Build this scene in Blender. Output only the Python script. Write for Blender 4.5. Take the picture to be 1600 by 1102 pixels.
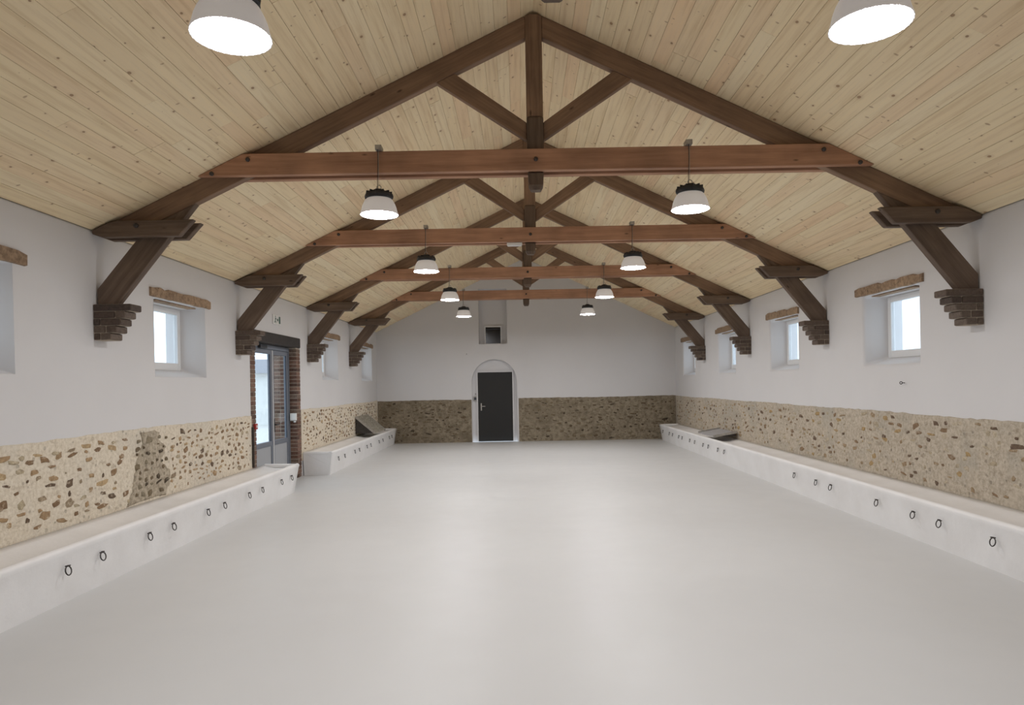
import bpy, bmesh, math, random
from mathutils import Matrix, Vector

# ---------------------------------------------------------------- reset
for o in list(bpy.data.objects):
    bpy.data.objects.remove(o, do_unlink=True)
scene = bpy.context.scene
COL = scene.collection

# ---------------------------------------------------------------- camera
CAM_Z = 1.71
F_PX, VPX, VPY, ROLL = 1067.0, 812.0, 600.0, 0.0178
cd = bpy.data.cameras.new('camera')
cam = bpy.data.objects.new('camera', cd)
COL.objects.link(cam)
cd.sensor_width = 36.0
cd.lens = F_PX / 1600 * 36
cd.shift_x = -(VPX - 800) / 1600
cd.shift_y = (VPY - 551) / 1600
cd.clip_start = 0.05
cr, sr = math.cos(ROLL), math.sin(ROLL)
cam.matrix_world = Matrix(((cr, sr, 0, 0), (0, 0, -1, 0), (-sr, cr, 0, CAM_Z), (0, 0, 0, 1)))
scene.camera = cam

# ---------------------------------------------------------------- world: bright overcast sky
w = bpy.data.worlds.new('sky')
scene.world = w
w.use_nodes = True
bg = w.node_tree.nodes['Background']
bg.inputs[0].default_value = (0.74, 0.87, 1.0, 1)
bg.inputs[1].default_value = 2.3

vs = scene.view_settings
vs.view_transform = 'Standard'
vs.look = 'None'
vs.gamma = 1.0
vs.exposure = 0.0
vs.use_curve_mapping = False
scene.cycles.adaptive_threshold = 0.06
scene.cycles.diffuse_bounces = 4
scene.cycles.max_bounces = 6
scene.cycles.glossy_bounces = 2
scene.cycles.caustics_reflective = False
scene.cycles.caustics_refractive = False
scene.cycles.sample_clamp_indirect = 8.0
LAMP_POWER = 120.0
LAMP_COL = (0.955, 0.965, 1.0, 1)

# ---------------------------------------------------------------- dimensions
XL, XR = -4.24, 4.64            # inner wall faces
XC = 0.20                        # ridge
YB, YF = 20.3, -0.45             # far wall, wall behind the camera
EAVE, SLOPE = 3.33, 0.48
RIDGE = EAVE + (XC - XL) * SLOPE
WT = 0.48                        # wall thickness
WAIN = 1.28                      # top of bare stone
T = [3.44, 6.90, 10.30, 13.73, 17.08]
LAMP_DX = 1.535


def lin(c):
    c /= 255.0
    return c / 12.92 if c <= 0.04045 else ((c + 0.055) / 1.055) ** 2.4


def alb(r, g, b, k=0.5):
    return (min(0.92, lin(r) / k), min(0.92, lin(g) / k), min(0.92, lin(b) / k), 1)


# ---------------------------------------------------------------- materials
def new_mat(name):
    m = bpy.data.materials.new(name)
    m.use_nodes = True
    nt = m.node_tree
    b = nt.nodes['Principled BSDF']
    return m, nt, b


def N(nt, t, **kw):
    n = nt.nodes.new(t)
    for k, v in kw.items():
        setattr(n, k, v)
    return n


def L(nt, a, b):
    nt.links.new(a, b)


def ramp(nt, stops, fac=None, interp='LINEAR'):
    r = N(nt, 'ShaderNodeValToRGB')
    r.color_ramp.interpolation = interp
    el = r.color_ramp.elements
    while len(el) < len(stops):
        el.new(0.5)
    for e, (p, c) in zip(el, stops):
        e.position = p
        e.color = c if len(c) == 4 else (*c, 1)
    if fac is not None:
        L(nt, fac, r.inputs[0])
    return r


def math_n(nt, op, a, b=None, clamp=False):
    n = N(nt, 'ShaderNodeMath', operation=op, use_clamp=clamp)
    for i, v in enumerate((a, b)):
        if v is None:
            continue
        if isinstance(v, (int, float)):
            n.inputs[i].default_value = v
        else:
            L(nt, v, n.inputs[i])
    return n.outputs[0]


def mix(nt, fac, a, b, mode='MIX'):
    n = N(nt, 'ShaderNodeMix', data_type='RGBA', blend_type=mode)
    if isinstance(fac, (int, float)):
        n.inputs[0].default_value = fac
    else:
        L(nt, fac, n.inputs[0])
    for i, v in ((6, a), (7, b)):
        if isinstance(v, tuple):
            n.inputs[i].default_value = v
        else:
            L(nt, v, n.inputs[i])
    return n.outputs[2]


def noise(nt, vec, scale, detail=4, rough=0.55, scl=None):
    n = N(nt, 'ShaderNodeTexNoise')
    n.inputs['Scale'].default_value = scale
    n.inputs['Detail'].default_value = detail
    n.inputs['Roughness'].default_value = rough
    if scl:
        mp = N(nt, 'ShaderNodeMapping')
        mp.inputs['Scale'].default_value = scl
        L(nt, vec, mp.inputs[0])
        vec = mp.outputs[0]
    L(nt, vec, n.inputs['Vector'])
    return n.outputs[0]


def bump(nt, b, h, dist=0.01, strength=0.5):
    n = N(nt, 'ShaderNodeBump')
    n.inputs['Distance'].default_value = dist
    n.inputs['Strength'].default_value = strength
    L(nt, h, n.inputs['Height'])
    L(nt, n.outputs[0], b.inputs['Normal'])


def rand_src(nt):
    """one random number for each object and each loose piece"""
    oi = N(nt, 'ShaderNodeObjectInfo')
    ge = N(nt, 'ShaderNodeNewGeometry')
    s = math_n(nt, 'ADD', oi.outputs['Random'], ge.outputs['Random Per Island'])
    return math_n(nt, 'FRACT', s), ge.outputs['Position']


def plain(name, col, rough=0.6, metal=0.0, var=0.0, scale=20.0, bumpd=0.0):
    m, nt, b = new_mat(name)
    b.inputs['Base Color'].default_value = col
    b.inputs['Roughness'].default_value = rough
    b.inputs['Metallic'].default_value = metal
    if var or bumpd:
        tc = N(nt, 'ShaderNodeTexCoord')
        nz = noise(nt, tc.outputs['Object'], scale)
        if var:
            r = ramp(nt, [(0.3, tuple(c * (1 - var) for c in col[:3])), (0.7, tuple(min(1, c * (1 + var)) for c in col[:3]))], nz)
            L(nt, r.outputs[0], b.inputs['Base Color'])
        if bumpd:
            bump(nt, b, nz, bumpd)
    return m


M = {}


def mat_plaster():
    m, nt, b = new_mat('white_plaster')
    ge = N(nt, 'ShaderNodeNewGeometry')
    n1 = noise(nt, ge.outputs['Position'], 0.6, 3)
    r = ramp(nt, [(0.3, (0.69, 0.675, 0.675)), (0.7, (0.725, 0.71, 0.71))], n1)
    L(nt, r.outputs[0], b.inputs['Base Color'])
    b.inputs['Roughness'].default_value = 0.85
    n2 = noise(nt, ge.outputs['Position'], 9, 4)
    bump(nt, b, n2, 0.004, 0.4)
    return m


def mat_floor():
    m, nt, b = new_mat('grey_resin_floor')
    ge = N(nt, 'ShaderNodeNewGeometry')
    n1 = noise(nt, ge.outputs['Position'], 0.35, 4)
    r = ramp(nt, [(0.3, (0.60, 0.595, 0.585)), (0.7, (0.64, 0.635, 0.625))], n1)
    n3 = noise(nt, ge.outputs['Position'], 3.0, 5)
    rr = ramp(nt, [(0.35, (0.40, 0.40, 0.40)), (0.7, (0.50, 0.50, 0.50))], n3)
    L(nt, r.outputs[0], b.inputs['Base Color'])
    L(nt, rr.outputs[0], b.inputs['Roughness'])
    b.inputs['Specular IOR Level'].default_value = 0.35
    n2 = noise(nt, ge.outputs['Position'], 1.6, 3)
    bump(nt, b, n2, 0.003, 0.25)
    return m


def mat_pine():
    m, nt, b = new_mat('pale_pine_boards')
    rnd, pos = rand_src(nt)
    base = ramp(nt, [(0.0, (0.86, 0.69, 0.45)), (0.25, (0.92, 0.76, 0.50)), (0.5, (0.90, 0.725, 0.47)),
                     (0.72, (0.93, 0.785, 0.535)), (0.88, (0.89, 0.67, 0.43)), (1.0, (0.87, 0.71, 0.47))], rnd)
    off = N(nt, 'ShaderNodeVectorMath', operation='ADD')
    cx = N(nt, 'ShaderNodeCombineXYZ')
    L(nt, math_n(nt, 'MULTIPLY', rnd, 37.0), cx.inputs[1])
    L(nt, pos, off.inputs[0])
    L(nt, cx.outputs[0], off.inputs[1])
    g = noise(nt, off.outputs[0], 1.0, 6, 0.6, (26, 1.1, 26))
    gr = ramp(nt, [(0.32, (0.86, 0.81, 0.74)), (0.52, (1, 1, 1)), (0.75, (1.04, 1.02, 0.98))], g)
    c = mix(nt, 1.0, base.outputs[0], gr.outputs[0], 'MULTIPLY')
    # knots
    mp = N(nt, 'ShaderNodeMapping')
    mp.inputs['Scale'].default_value = (5.4, 3.4, 0.0)
    L(nt, off.outputs[0], mp.inputs[0])
    v = N(nt, 'ShaderNodeTexVoronoi', voronoi_dimensions='2D')
    v.inputs['Scale'].default_value = 1.0
    L(nt, mp.outputs[0], v.inputs['Vector'])
    sep = N(nt, 'ShaderNodeSeparateColor')
    L(nt, v.outputs['Color'], sep.inputs[0])
    size = math_n(nt, 'MULTIPLY', math_n(nt, 'POWER', sep.outputs[0], 2.4), 0.085)
    k = math_n(nt, 'SUBTRACT', size, v.outputs['Distance'])
    k = math_n(nt, 'MULTIPLY', k, 45.0, True)
    c = mix(nt, math_n(nt, 'MULTIPLY', k, 0.85), c, (0.22, 0.11, 0.05, 1))
    # resin streaks round the knots
    h = math_n(nt, 'SUBTRACT', math_n(nt, 'MULTIPLY', size, 2.6), v.outputs['Distance'])
    h = math_n(nt, 'MULTIPLY', h, 5.0, True)
    c = mix(nt, math_n(nt, 'MULTIPLY', h, 0.5), c, (0.55, 0.36, 0.19, 1))
    mp2 = N(nt, 'ShaderNodeMapping')
    mp2.inputs['Scale'].default_value = (4.2, 6.1, 0.0)
    mp2.inputs['Rotation'].default_value = (0, 0, 0.5)
    L(nt, off.outputs[0], mp2.inputs[0])
    v2 = N(nt, 'ShaderNodeTexVoronoi', voronoi_dimensions='2D')
    v2.inputs['Scale'].default_value = 1.0
    L(nt, mp2.outputs[0], v2.inputs['Vector'])
    sp2 = N(nt, 'ShaderNodeSeparateColor')
    L(nt, v2.outputs['Color'], sp2.inputs[0])
    wob = math_n(nt, 'MULTIPLY', math_n(nt, 'SUBTRACT', noise(nt, off.outputs[0], 30, 2), 0.5), 0.12)
    k2 = math_n(nt, 'SUBTRACT', math_n(nt, 'MULTIPLY', math_n(nt, 'POWER', sp2.outputs[1], 3.0), 0.10), math_n(nt, 'ADD', v2.outputs['Distance'], wob))
    k2 = math_n(nt, 'MULTIPLY', k2, 22.0, True)
    c = mix(nt, math_n(nt, 'MULTIPLY', k2, 0.6), c, (0.34, 0.19, 0.09, 1))
    L(nt, c, b.inputs['Base Color'])
    b.inputs['Roughness'].default_value = 0.62
    return m


def mat_beam(name, c1, c2, rough=0.7):
    m, nt, b = new_mat(name)
    tc = N(nt, 'ShaderNodeTexCoord')
    oi = N(nt, 'ShaderNodeObjectInfo')
    off = N(nt, 'ShaderNodeVectorMath', operation='ADD')
    cx = N(nt, 'ShaderNodeCombineXYZ')
    L(nt, math_n(nt, 'MULTIPLY', oi.outputs['Random'], 23.0), cx.inputs[0])
    L(nt, tc.outputs['Object'], off.inputs[0])
    L(nt, cx.outputs[0], off.inputs[1])
    g = noise(nt, off.outputs[0], 1.0, 7, 0.65, (1.3, 22, 22))
    r = ramp(nt, [(0.25, c1), (0.7, c2)], g)
    pn = noise(nt, off.outputs[0], 1.7, 3)
    pr = ramp(nt, [(0.3, (0.75, 0.75, 0.75)), (0.7, (1.15, 1.15, 1.15))], pn)
    c = mix(nt, 1.0, r.outputs[0], pr.outputs[0], 'MULTIPLY')
    mp = N(nt, 'ShaderNodeMapping')
    mp.inputs['Scale'].default_value = (2.6, 7, 7)
    L(nt, off.outputs[0], mp.inputs[0])
    v = N(nt, 'ShaderNodeTexVoronoi')
    v.inputs['Scale'].default_value = 1.0
    L(nt, mp.outputs[0], v.inputs['Vector'])
    k = math_n(nt, 'MULTIPLY', math_n(nt, 'SUBTRACT', 0.10, v.outputs['Distance']), 16.0, True)
    c = mix(nt, math_n(nt, 'MULTIPLY', k, 0.8), c, tuple(x * 0.3 for x in c1[:3]) + (1,))
    L(nt, c, b.inputs['Base Color'])
    b.inputs['Roughness'].default_value = rough
    bump(nt, b, g, 0.004, 0.5)
    return m


def mat_mortar(name, c_lo, c_hi, c_stain, stain_amt, fine=26.0):
    m, nt, b = new_mat(name)
    ge = N(nt, 'ShaderNodeNewGeometry')
    p = ge.outputs['Position']
    n1 = noise(nt, p, fine, 5, 0.65)
    r = ramp(nt, [(0.3, c_lo), (0.62, c_hi)], n1)
    n2 = noise(nt, p, 1.5, 4)
    s = ramp(nt, [(0.5, (0, 0, 0)), (0.68, (1, 1, 1))], n2)
    c = mix(nt, math_n(nt, 'MULTIPLY', s.outputs[0], stain_amt), r.outputs[0], c_stain)
    # grit specks
    v = N(nt, 'ShaderNodeTexVoronoi')
    v.inputs['Scale'].default_value = 15
    L(nt, p, v.inputs['Vector'])
    sp = N(nt, 'ShaderNodeSeparateColor')
    L(nt, v.outputs['Color'], sp.inputs[0])
    k = math_n(nt, 'SUBTRACT', math_n(nt, 'MULTIPLY', math_n(nt, 'POWER', sp.outputs[1], 2.0), 0.38), v.outputs['Distance'])
    k = math_n(nt, 'MULTIPLY', k, 7.0, True)
    bl = noise(nt, p, 1.0, 6, 0.7, (7, 7, 15))
    br = ramp(nt, [(0.56, (0, 0, 0)), (0.68, (1, 1, 1))], bl)
    c = mix(nt, math_n(nt, 'MULTIPLY', br.outputs[0], 0.55), c, tuple(x * f for x, f in zip(c_lo[:3], (0.62, 0.56, 0.5))) + (1,))
    k = math_n(nt, 'MULTIPLY', k, n2)
    c = mix(nt, math_n(nt, 'MULTIPLY', k, 0.8), c, tuple(x * 0.36 for x in c_lo[:3]) + (1,))
    L(nt, c, b.inputs['Base Color'])
    b.inputs['Roughness'].default_value = 0.95
    bump(nt, b, math_n(nt, 'SUBTRACT', n1, k), 0.012, 0.8)
    return m


def mat_stone(name, cols, mortar=None):
    m, nt, b = new_mat(name)
    rnd, pos = rand_src(nt)
    st = [(i / len(cols), c) for i, c in enumerate(cols)]
    r = ramp(nt, st, rnd, 'CONSTANT')
    n1 = noise(nt, pos, 34, 5, 0.7)
    pr = ramp(nt, [(0.25, (0.55, 0.53, 0.50)), (0.7, (1.25, 1.25, 1.22))], n1)
    c = mix(nt, 1.0, r.outputs[0], pr.outputs[0], 'MULTIPLY')
    if mortar:      # lime smeared over part of the face
        n2 = noise(nt, pos, 17, 5, 0.7)
        sm = ramp(nt, [(0.56, (0, 0, 0)), (0.68, (1, 1, 1))], n2)
        c = mix(nt, math_n(nt, 'MULTIPLY', sm.outputs[0], 0.7), c, mortar)
    L(nt, c, b.inputs['Base Color'])
    b.inputs['Roughness'].default_value = 0.9
    bump(nt, b, n1, 0.01, 0.7)
    return m


def mat_brick(name, cols):
    return mat_stone(name, cols)


def mat_glass():
    m, nt, b = new_mat('clear_window_glass')
    nt.nodes.remove(b)
    out = nt.nodes['Material Output']
    t = N(nt, 'ShaderNodeBsdfTransparent')
    t.inputs[0].default_value = (0.95, 0.97, 0.98, 1)
    g = N(nt, 'ShaderNodeBsdfGlossy')
    g.inputs['Roughness'].default_value = 0.03
    lw = N(nt, 'ShaderNodeLayerWeight')
    lw.inputs[0].default_value = 0.5
    mx = N(nt, 'ShaderNodeMixShader')
    f5 = math_n(nt, 'ADD', math_n(nt, 'MULTIPLY', math_n(nt, 'POWER', lw.outputs['Facing'], 5.0), 0.9), 0.04)
    L(nt, f5, mx.inputs[0])
    L(nt, t.outputs[0], mx.inputs[1])
    L(nt, g.outputs[0], mx.inputs[2])
    L(nt, mx.outputs[0], out.inputs[0])
    return m


def mat_shade():
    m, nt, b = new_mat('frosted_polycarbonate_shade')
    out = nt.nodes['Material Output']
    b.inputs['Base Color'].default_value = (0.80, 0.78, 0.78, 1)
    b.inputs['Roughness'].default_value = 0.35
    b.inputs['Emission Color'].default_value = (1, 0.97, 0.96, 1)      # the lit shade glows a little
    b.inputs['Emission Strength'].default_value = 0.16
    t = N(nt, 'ShaderNodeBsdfTranslucent')
    t.inputs[0].default_value = (0.62, 0.60, 0.60, 1)
    mx = N(nt, 'ShaderNodeMixShader')
    mx.inputs[0].default_value = 0.012
    L(nt, b.outputs[0], mx.inputs[1])
    L(nt, t.outputs[0], mx.inputs[2])
    L(nt, mx.outputs[0], out.inputs[0])
    return m


def mat_emit(name, col, s):
    m, nt, b = new_mat(name)
    b.inputs['Base Color'].default_value = (0.8, 0.8, 0.8, 1)
    b.inputs['Emission Color'].default_value = col
    b.inputs['Emission Strength'].default_value = s
    m.cycles.emission_sampling = 'FRONT'
    return m


def mat_trough():
    m, nt, b = new_mat('whitewashed_concrete')
    ge = N(nt, 'ShaderNodeNewGeometry')
    n1 = noise(nt, ge.outputs['Position'], 2.2, 5)
    r = ramp(nt, [(0.3, (0.82, 0.80, 0.785)), (0.65, (0.89, 0.875, 0.865))], n1)
    L(nt, r.outputs[0], b.inputs['Base Color'])
    b.inputs['Roughness'].default_value = 0.5
    n2 = noise(nt, ge.outputs['Position'], 6, 5)
    bump(nt, b, n2, 0.012, 0.5)
    return m


def build_mats():
    M['plaster'] = mat_plaster()
    M['floor'] = mat_floor()
    M['pine'] = mat_pine()
    M['tie'] = mat_beam('red_brown_timber', (0.33, 0.165, 0.095, 1), (0.54, 0.30, 0.185, 1))
    M['rafter'] = mat_beam('dark_brown_timber', (0.16, 0.094, 0.058, 1), (0.32, 0.20, 0.125, 1))
    M['old'] = mat_beam('old_dark_oak', (0.07, 0.046, 0.032, 1), (0.18, 0.12, 0.08, 1))
    M['brace'] = mat_beam('aged_brown_oak', (0.078, 0.051, 0.036, 1), (0.195, 0.134, 0.094, 1))
    M['lintel'] = mat_beam('rough_weathered_oak', (0.14, 0.085, 0.05, 1), (0.46, 0.32, 0.205, 1), 0.85)
    M['doorlintel'] = mat_beam('blackened_oak', (0.018, 0.014, 0.012, 1), (0.045, 0.035, 0.03, 1), 0.7)
    M['mortar_l'] = mat_mortar('pale_lime_mortar', (0.60, 0.51, 0.385, 1), (0.80, 0.715, 0.585, 1), (0.60, 0.555, 0.48, 1), 0.5)
    M['mortar_old'] = mat_mortar('old_grey_mortar', (0.27, 0.22, 0.155, 1), (0.55, 0.47, 0.36, 1), (0.24, 0.21, 0.16, 1), 0.5)
    M['mortar_r'] = mat_mortar('grey_lime_mortar', (0.37, 0.305, 0.225, 1), (0.58, 0.505, 0.405, 1), (0.40, 0.365, 0.305, 1), 0.7)
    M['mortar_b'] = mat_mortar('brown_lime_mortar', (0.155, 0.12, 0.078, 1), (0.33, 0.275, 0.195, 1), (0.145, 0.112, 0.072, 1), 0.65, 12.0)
    M['stone_l'] = mat_stone('brown_flint_rubble', [(0.30, 0.19, 0.105), (0.42, 0.285, 0.16), (0.15, 0.10, 0.065), (0.36, 0.245, 0.14),
                                                   (0.47, 0.39, 0.27), (0.24, 0.15, 0.085), (0.50, 0.36, 0.205), (0.33, 0.25, 0.165)], (0.72, 0.63, 0.49, 1))
    M['stone_r'] = mat_stone('brown_rubble_chips', [(0.26, 0.17, 0.10), (0.36, 0.26, 0.16), (0.16, 0.105, 0.07), (0.46, 0.38, 0.27), (0.42, 0.29, 0.14),
                                                   (0.52, 0.44, 0.33)], (0.50, 0.435, 0.345, 1))
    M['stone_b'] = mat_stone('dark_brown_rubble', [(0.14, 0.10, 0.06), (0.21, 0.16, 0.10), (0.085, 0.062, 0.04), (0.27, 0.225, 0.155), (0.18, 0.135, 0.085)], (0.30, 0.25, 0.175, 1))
    M['brick'] = mat_brick('old_red_brick', [(0.16, 0.085, 0.062), (0.21, 0.12, 0.09), (0.115, 0.066, 0.05), (0.20, 0.14, 0.11), (0.24, 0.14, 0.105)])
    M['corbel'] = mat_brick('sooty_brick', [(0.105, 0.075, 0.06), (0.13, 0.095, 0.076), (0.085, 0.062, 0.052), (0.155, 0.118, 0.095)])
    M['joint'] = plain('brick_joint_mortar', (0.42, 0.35, 0.28, 1), 0.95, var=0.2)
    M['glass'] = mat_glass()
    M['shade'] = mat_shade()
    M['led'] = mat_emit('lit_lamp_diffuser', LAMP_COL, LAMP_POWER)
    M['sink'] = plain('dark_cast_aluminium', (0.035, 0.037, 0.042, 1), 0.55, 0.3)
    M['steel'] = plain('galvanised_steel', (0.42, 0.40, 0.37, 1), 0.5, 0.5, var=0.2)
    M['iron'] = plain('black_iron', (0.07, 0.062, 0.058, 1), 0.55, 0.5, var=0.2)
    M['pvc'] = plain('white_window_pvc', (0.80, 0.80, 0.80, 1), 0.4)
    M['alu'] = plain('grey_door_aluminium', (0.20, 0.22, 0.26, 1), 0.45, 0.2)
    M['alud'] = plain('dark_rubber_seal', (0.04, 0.045, 0.06, 1), 0.6)
    M['alup'] = plain('pale_grey_door_panel', (0.40, 0.41, 0.43, 1), 0.5)
    M['trough'] = mat_trough()
    M['anthracite'] = plain('anthracite_door_paint', (0.016, 0.015, 0.014, 1), 0.65)
    M['black'] = plain('dark_glass', (0.012, 0.012, 0.012, 1), 0.2)
    M['white'] = plain('white_plastic', (0.78, 0.77, 0.75, 1), 0.45)
    M['red'] = plain('red_plastic', (0.40, 0.035, 0.03, 1), 0.45)
    M['green'] = plain('dark_green_print', (0.05, 0.11, 0.085, 1), 0.5)
    M['mesh'] = plain('olive_grey_tread_plate', (0.36, 0.33, 0.27, 1), 0.6, 0.2, var=0.45, scale=30)
    M['lid'] = plain('lilac_grey_sheet_metal', (0.44, 0.43, 0.44, 1), 0.5, 0.2, var=0.1)
    M['pale'] = plain('pale_limestone', (0.80, 0.80, 0.78, 1), 0.9, var=0.06, scale=3)
    M['gravel'] = plain('pale_gravel', (0.72, 0.70, 0.66, 1), 0.95, var=0.15, scale=40)
    M['slate'] = plain('grey_roof_slate', (0.30, 0.31, 0.34, 1), 0.8, var=0.2)


build_mats()


# ---------------------------------------------------------------- mesh helpers
def link(o, parent=None):
    COL.objects.link(o)
    if parent is not None:
        o.parent = parent
    return o


def mesh_from(name, verts, faces, mat, smooth=False):
    me = bpy.data.meshes.new(name)
    me.from_pydata([tuple(v) for v in verts], [], faces)
    if mat is not None:
        me.materials.append(mat)
    if smooth:
        for p in me.polygons:
            p.use_smooth = True
    me.update()
    return me


def fix(me):
    bm = bmesh.new()
    bm.from_mesh(me)
    bmesh.ops.recalc_face_normals(bm, faces=bm.faces)
    bm.to_mesh(me)
    bm.free()
    return me


def obj(name, verts, faces, mat, parent=None, loc=(0, 0, 0), rot=(0, 0, 0), smooth=False):
    me = fix(mesh_from(name, verts, faces, mat, smooth))
    o = bpy.data.objects.new(name, me)
    o.location = loc
    o.rotation_euler = rot
    return link(o, parent)


def empty(name, loc, rot=(0, 0, 0)):
    o = bpy.data.objects.new(name, None)
    o.location = loc
    o.rotation_euler = rot
    o.empty_display_size = 0.2
    return link(o)


def tag(o, label=None, cat=None, group=None, kind=None):
    if label:
        o['label'] = label
    if cat:
        o['category'] = cat
    if group:
        o['group'] = group
    if kind:
        o['kind'] = kind
    return o


class MB:
    def __init__(s):
        s.v, s.f = [], []

    def add(s, verts, faces):
        n = len(s.v)
        s.v += [tuple(v) for v in verts]
        s.f += [tuple(i + n for i in f) for f in faces]
        return s

    def box(s, a, b):
        (x0, y0, z0), (x1, y1, z1) = a, b
        v = [(x0, y0, z0), (x1, y0, z0), (x1, y1, z0), (x0, y1, z0), (x0, y0, z1), (x1, y0, z1), (x1, y1, z1), (x0, y1, z1)]
        return s.add(v, [(0, 3, 2, 1), (4, 5, 6, 7), (0, 1, 5, 4), (1, 2, 6, 5), (2, 3, 7, 6), (3, 0, 4, 7)])

    def prism(s, poly, y0, y1):
        """poly in (x,z), extruded along y"""
        n = len(poly)
        v = [(x, y0, z) for x, z in poly] + [(x, y1, z) for x, z in poly]
        f = [tuple(range(n)), tuple(range(2 * n - 1, n - 1, -1))]
        f += [(i, (i + 1) % n, n + (i + 1) % n, n + i) for i in range(n)]
        return s.add(v, f)

    def prism_x(s, poly, x0, x1):
        """poly in (y,z), extruded along x"""
        n = len(poly)
        v = [(x0, y, z) for y, z in poly] + [(x1, y, z) for y, z in poly]
        f = [tuple(range(n)), tuple(range(2 * n - 1, n - 1, -1))]
        f += [(i, (i + 1) % n, n + (i + 1) % n, n + i) for i in range(n)]
        return s.add(v, f)

    def lathe(s, prof, seg=24, cap=True, lobes=0, lobe_amt=0.0):
        n = len(prof)
        v = []
        for k in range(seg):
            a = 2 * math.pi * k / seg
            m = 1 + (lobe_amt * math.cos(lobes * a) if lobes else 0)
            for r, z in prof:
                v.append((r * m * math.cos(a), r * m * math.sin(a), z))
        f = []
        for k in range(seg):
            k2 = (k + 1) % seg
            for i in range(n - 1):
                f.append((k * n + i, k2 * n + i, k2 * n + i + 1, k * n + i + 1))
        if cap:
            f.append(tuple(k * n for k in range(seg - 1, -1, -1)))
            f.append(tuple(k * n + n - 1 for k in range(seg)))
        return s.add(v, f)

    def tube(s, pts, r, seg=6, closed=False):
        pts = [Vector(p) for p in pts]
        n = len(pts)
        v = []
        for i, p in enumerate(pts):
            a = pts[(i - 1) % n] if (closed or i > 0) else p
            b = pts[(i + 1) % n] if (closed or i < n - 1) else p
            d = (b - a).normalized()
            up = Vector((0, 0, 1)) if abs(d.z) < 0.9 else Vector((1, 0, 0))
            e1 = d.cross(up).normalized()
            e2 = d.cross(e1)
            if closed:
                e1 = Vector((0, 0, 0))
                cen = sum(pts, Vector()) / n
                e1 = (p - cen).normalized()
                e2 = d.cross(e1)
            for k in range(seg):
                t = 2 * math.pi * k / seg
                v.append(p + r * (math.cos(t) * e1 + math.sin(t) * e2))
        f = []
        for i in range(n if closed else n - 1):
            j = (i + 1) % n
            for k in range(seg):
                k2 = (k + 1) % seg
                f.append((i * seg + k, i * seg + k2, j * seg + k2, j * seg + k))
        if not closed:
            f.append(tuple(range(seg)))
            f.append(tuple((n - 1) * seg + k for k in range(seg)))
        return s.add(v, f)

    def obj(s, name, mat, parent=None, loc=(0, 0, 0), rot=(0, 0, 0), smooth=False):
        return obj(name, s.v, s.f, mat, parent, loc, rot, smooth)


def bevel(o, wdt, seg=2, ang=30):
    m = o.modifiers.new('bevel', 'BEVEL')
    m.width = wdt
    m.segments = seg
    m.limit_method = 'ANGLE'
    m.angle_limit = math.radians(ang)
    return o


def copy_tree(o, parent=None):
    c = o.copy()
    COL.objects.link(c)
    if parent is not None:
        c.parent = parent
    for ch in list(o.children):
        copy_tree(ch, c)
    return c


UNIT = fix(mesh_from('unit_board', MB().box((-.5, -.5, -.5), (.5, .5, .5)).v, MB().box((0, 0, 0), (1, 1, 1)).f, None))


def unit_mesh(mat):
    me = UNIT.copy()
    me.materials.append(mat)
    return me


# ================================================================ STRUCTURE
# floor
fl = MB().box((XL - WT, YF, -0.2), (XR + WT, YB, 0.0)).obj('floor', M['floor'])
tag(fl, 'glossy pale grey resin floor of the hall', 'floor', kind='structure')

# windows: mid y, on each side
WIN_L = [5.08, 8.58, 15.30, 18.95]
WIN_R = [5.08, 8.56, 12.00, 15.30, 18.70]
WH, WZ0, WZ1 = 0.645, 1.87, 2.80           # opening at the wall face
FH, FZ0, FZ1 = 0.55, 1.965, 2.775          # opening at the frame
FD = 0.28                                   # depth of the frame from the wall face
DY0, DY1, DZ1 = 10.75, 13.18, 2.66          # hole for door, bricks and lintel


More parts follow.
